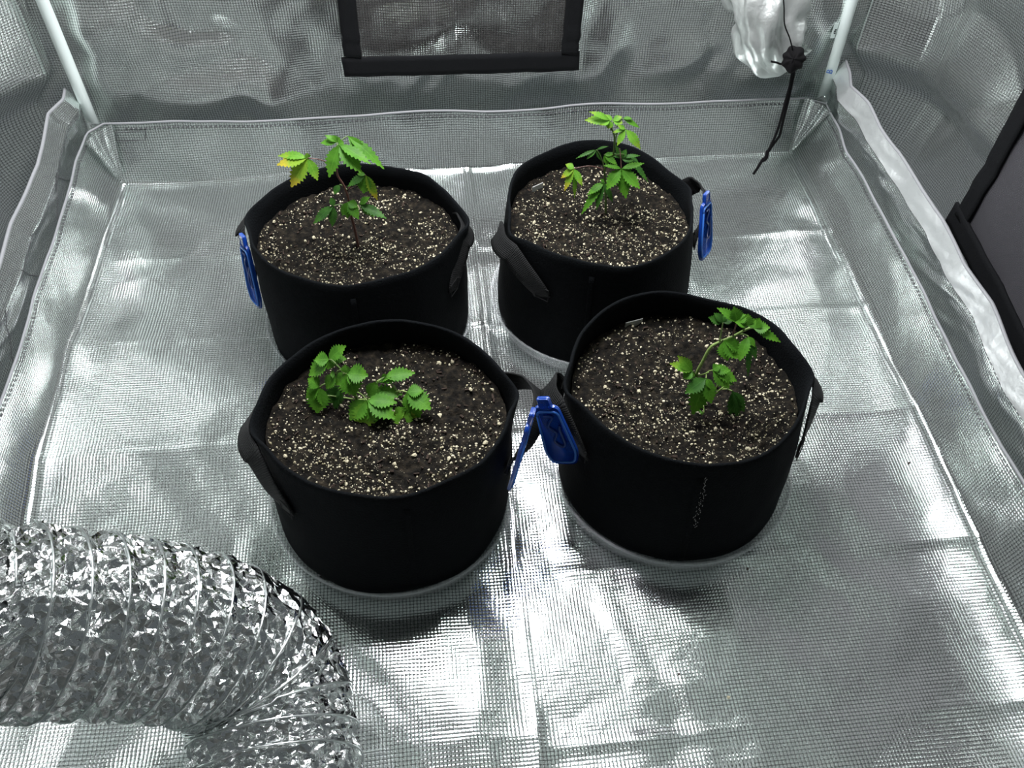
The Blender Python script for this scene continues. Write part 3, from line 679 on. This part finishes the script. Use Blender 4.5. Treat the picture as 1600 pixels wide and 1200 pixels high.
# ------------------------------------------------------------------ seedlings
def leaflet_data(Bp, Tp, w, nrm, arch, rn):
    Bp = np.array(Bp); Tp = np.array(Tp); ax = Tp-Bp; Ln = np.linalg.norm(ax); ax = ax/Ln
    n = np.array(nrm, float); n -= ax*(n@ax); n /= np.linalg.norm(n); sd = np.cross(n, ax)
    ts = []; ws = []; K = 9
    prof = lambda t: max(0.0, math.sin(math.pi*min(1, t**.84)))**1.12
    for i in range(K):
        t0 = i/K; ts += [t0, t0+.70/K]; ws += [prof(t0)*.78, prof(t0+.35/K)*1.12]
    ts.append(1.0); ws.append(0.0); ws[0] = .06
    V = []; uv = []; tw = rn.uniform(-.25, .25)
    for t, q in zip(ts, ws):
        c = Bp+ax*Ln*t+n*(arch*Ln*math.sin(math.pi*t**.9)); ang = tw*t; s2 = sd*math.cos(ang)+n*math.sin(ang); n2 = n*math.cos(ang)-sd*math.sin(ang)
        for v in (-1, -.5, 0, .5, 1):
            V.append(c+s2*(v*q*w/2)+n2*(.11*w*abs(v)**1.3*q*.6 - .02*w*(1-abs(v)))); uv.append((t, v))
    return np.array(V), grid_faces(len(ts), 5), uv
def seedling(key, base_px, region, scale, stem_paths, leaves, label):
    rn = random.Random(hash(key) % 1000 if False else {'BL': 1, 'BR': 2, 'FL': 3, 'FR': 4}[key])
    px = lambda z: (region[0]+z[0]/scale, region[1]+z[1]/scale)
    g = at(*px(base_px), 2, SOILZ[key]+.001); g[2] = soil_fn[key](g[0], g[1])
    t = empty('seedling', g); tag(t, label, 'plant', 'young serrated leaf seedlings in the grow bags')
    W = lambda z, off: at_depth(*px(z), g, off)
    for nm, pts, r0, r1, mt in stem_paths:
        P3 = smooth_path([W(q[:2], q[2] if len(q) > 2 else 0) for q in pts], 24)
        if nm == 'stem': P3[0] = g-[0, 0, .004]
        tube(nm, P3, np.linspace(r0, r1, 24), M[mt], t, 8, g)
    for (att, bs, off, mt, tips, *rest) in leaves:
        pm = rest[0] if rest else 'stem'
        Bp = W(bs, off); Ap = W(att[:2], att[2] if len(att) > 2 else 0)
        mid = (Ap+Bp)/2+np.array([0, 0, .12*np.linalg.norm(Bp-Ap)])
        P3 = smooth_path([Ap, mid, Bp], 10)
        lf = tube('leaf', P3, np.linspace(.0009, .0007, 10), M[pm], t, 6, g)
        tocam = CAM-Bp; tocam /= np.linalg.norm(tocam)
        for tp in tips:
            dx, dy = tp[0]-bs[0], tp[1]-bs[1]; ln = math.hypot(dx, dy)/scale*.00083
            doff = off-.45*ln*dy/(math.hypot(dx, dy)+1e-6) + rn.uniform(-.15, .15)*ln
            if len(tp) > 3 and not isinstance(tp[3], str): doff = off+tp[3]
            Tp = W(tp[:2], doff); wd = tp[2]/scale*{'FL': .00120, 'FR': .00086, 'BL': .00100, 'BR': .00088}[key]
            Tp = Bp+(Tp-Bp)*(1.14 if key in ('FR', 'FL') else 1.04)
            nrm = tocam*.55+np.array([0, 0, .75])+np.array([rn.uniform(-.2, .2), rn.uniform(-.2, .2), 0])
            V, Fc, uv = leaflet_data(Bp, Tp, wd, nrm, rn.uniform(.02, .08), rn)
            V2 = V-g
            mesh_obj('leaflet', V2, Fc, M[tp[-1] if isinstance(tp[-1], str) else mt], lf, True, uv)
    return t
LY_, LL, LG, LD = 'leaf_yellow', 'leaf_light', 'leaf', 'leaf_dark'
seedling('BL', (840, 1170), (420, 190), 6.0,
    [('stem', [(840, 1170), (812, 1040), (785, 930), (758, 830), (742, 710), (700, 595), (645, 505), (632, 380), (645, 230)], .0019, .0012, 'stem_red')],
    [((640, 440), (365, 342), -.005, LL, [(85, 405, 120, LY_), (215, 605, 130, LY_), (455, 545, 85), (95, 322, 75), (360, 295, 50)], 'stem_red'),
     ((640, 300), (655, 215), -.008, LG, [(568, 512, 118), (862, 472, 130), (945, 392, 95), (700, 190, 70)]),
     ((642, 240), (640, 195), .006, LG, [(490, 200, 70), (530, 130, 50), (600, 130, 60), (665, 150, 50)]),
     ((645, 230), (740, 135), .012, LG, [(1070, 435, 95), (905, 300, 80)]),
     ((742, 640), (908, 500), 0, LG, [(745, 605, 70, LD), (890, 668, 120), (965, 672, 80), (1015, 728, 70, LY_), (830, 490, 40)], 'stem_red'),
     ((745, 790), (608, 790), -.006, LD, [(580, 712, 55), (425, 950, 85), (595, 978, 72)]),
     ((760, 820), (740, 755), -.010, LG, [(690, 880, 70), (738, 905, 70), (840, 910, 90), (832, 800, 80)]),
     ((765, 830), (850, 775), -.004, LG, [(945, 708, 60), (1095, 905, 85, LD), (982, 890, 65, LG)]),
     ((735, 640), (665, 590), .01, LD, [(615, 680, 55)])],
    'tall seedling with yellow edged left leaf in the back left pot')
seedling('BR', (575, 1160), (860, 160), 6.667,
    [('stem', [(575, 1160), (576, 1000), (570, 850), (566, 700), (600, 610), (655, 540), (668, 420), (662, 330), (622, 235)], .0018, .0012, 'stem'),
     ('branch', [(655, 560, .0), (690, 340, .005), (740, 240, .008)], .0010, .0008, 'stem')],
    [((566, 700), (248, 690), -.004, LY_, [(160, 645, 80, LL), (115, 785, 75), (150, 915, 78), (250, 988, 55, LL), (328, 862, 75, LL)], 'stem_red'),
     ((630, 290), (622, 190), -.004, LL, [(368, 185, 110), (410, 100, 70), (505, 232, 100), (603, 272, 90)]),
     ((640, 260), (650, 190), .006, LL, [(750, 215, 100), (745, 150, 70), (560, 130, 60)]),
     ((690, 260), (755, 165), .010, LG, [(925, 262, 55), (850, 170, 40)]),
     ((665, 340), (782, 280), -.006, LL, [(650, 315, 45), (698, 445, 75), (932, 478, 100), (700, 240, 50)]),
     ((560, 670), (480, 492), .006, LD, [(272, 582, 40), (382, 588, 60), (600, 458, 30), (525, 600, 50)]),
     ((655, 560), (560, 545), -.004, LG, [(605, 645, 75), (692, 648, 75), (650, 545, 50)]),
     ((720, 480), (738, 692), -.016, LG, [(558, 660, 65), (970, 635, 70), (590, 900, 140), (785, 990, 140), (925, 890, 140)], 'stem_red'),
     ((660, 540), (740, 585), .006, LD, [(860, 610, 70), (930, 555, 50), (790, 490, 70), (600, 520, 50), (680, 450, 60)]),
     ((660, 550), (835, 575), .012, LD, [(1012, 825, 60), (820, 730, 60), (920, 640, 60)]),
     ((570, 870), (562, 835), -.012, LG, [(330, 1155, 85), (390, 960, 85), (480, 1110, 75, LD), (645, 1035, 60, LD), (520, 800, 40)])],
    'seedling with a yellow leaf on a red stalk in the back right pot')
seedling('FL', (640, 700), (470, 530), 7.273,
    [('stem', [(640, 720, .0), (625, 640, .0), (560, 540, .006), (480, 420, .012), (440, 330, .016), (330, 230, .02)], .0019, .0012, 'stem'),
     ('branch', [(640, 700, 0), (745, 690, -.006), (850, 500, .004), (940, 440, .01)], .0011, .0009, 'stem_pale'),
     ('branch', [(650, 690, 0), (430, 655, -.004), (300, 640, -.004)], .0010, .0008, 'stem_pale'),
     ('branch', [(640, 690, 0), (1080, 640, -.002), (1010, 470, .008)], .0011, .0008, 'stem_pale')],
    [((640, 600), (752, 695), -.016, LL, [(578, 890, 150, LG), (730, 980, 190), (925, 900, 190, LG), (1035, 880, 150, LG), (1055, 720, 120, LG)], 'stem_pale'),
     ((700, 650), (760, 640), -.004, LG, [(860, 500, 90), (1110, 625, 130), (930, 600, 100)]),
     ((860, 520), (950, 430), .008, LG, [(1260, 388, 110), (940, 395, 40)]),
     ((860, 500), (865, 492), .006, LG, [(1145, 455, 60), (1010, 440, 40)]),
     ((1080, 600), (1205, 600), -.006, LG, [(1372, 590, 110), (1445, 775, 160), (1335, 862, 150), (1230, 800, 80)], 'stem_pale'),
     ((1110, 690), (1195, 785), -.018, LL, [(1075, 880, 90), (1140, 1042, 140), (1262, 1018, 115, LY_), (1325, 900, 70, LG)], 'stem_pale'),
     ((470, 400), (520, 390), -.002, LG, [(738, 410, 140), (605, 612, 170), (408, 505, 100), (508, 298, 70), (650, 480, 110)], 'stem_pale'),
     ((450, 350), (392, 395), .002, LG, [(300, 545, 100), (340, 400, 60)]),
     ((400, 280), (322, 230), .012, LG, [(492, 92, 110), (497, 225, 90), (308, 330, 95), (118, 395, 130), (175, 235, 110), (390, 118, 45)]),
     ((300, 500), (212, 545), -.006, LG, [(95, 455, 105), (78, 655, 110), (190, 805, 160), (265, 748, 80)], 'stem_pale'),
     ((430, 580), (450, 545), .002, LD, [(280, 830, 170), (380, 640, 100), (400, 760, 90)])],
    'low sprawling seedling with wet broad leaves in the front left pot')
seedling('FR', (330, 905), (1040, 470), 5.717,
    [('stem', [(330, 905), (300, 790), (275, 665), (330, 545), (400, 420), (480, 370), (600, 320), (700, 265), (760, 240)], .0021, .0013, 'stem_pale'),
     ('branch', [(270, 672, 0), (330, 660, -.003), (385, 640, -.005)], .0011, .0009, 'stem_pale'),
     ('branch', [(330, 900, 0), (420, 850, -.004), (520, 770, -.003), (600, 745, 0)], .0011, .0009, 'stem_pale')],
    [((480, 368), (512, 195), .003, LD, [(398, 152, 75), (440, 118, 65), (595, 165, 60), (520, 130, 45)], 'stem_pale'),
     ((600, 310), (637, 190), .000, LG, [(478, 78, 85), (612, 68, 100), (712, 132, 100)], 'stem_red'),
     ((690, 270), (725, 225), -.004, LG, [(630, 195, 70), (735, 128, 90), (800, 175, 80)]),
     ((700, 270), (782, 245), .004, LG, [(835, 165, 95), (915, 240, 100), (1000, 355, 70)]),
     ((500, 370), (520, 355), -.010, LG, [(550, 515, 120), (645, 500, 140), (672, 440, 110)]),
     ((660, 300), (740, 318), -.010, LG, [(672, 512, 85), (735, 635, 50, LD), (800, 500, 55, LD), (790, 400, 45)], 'stem_pale'),
     ((270, 690), (240, 630), -.006, LL, [(60, 568, 90), (122, 505, 85), (165, 690, 80, LG), (225, 690, 50, LG)]),
     ((360, 650), (362, 692), -.012, LG, [(195, 812, 115, LD), (255, 978, 160), (402, 890, 115), (405, 780, 60)], 'stem_pale'),
     ((360, 650), (420, 620), -.004, LG, [(610, 705, 130), (550, 762, 120), (480, 580, 70), (560, 620, 90)], 'stem_pale'),
     ((330, 905), (342, 1000), -.014, LG, [(180, 1002, 65), (310, 1115, 90), (402, 1102, 60)], 'stem_pale'),
     ((500, 790), (595, 805), -.006, LD, [(618, 1042, 115), (690, 970, 95), (640, 1112, 35)], 'stem_pale'),
     ((410, 855), (492, 722), -.004, LD, [(520, 700, 30), (600, 745, 35)], 'stem_pale')],
    'seedling leaning right over the soil in the front right pot')
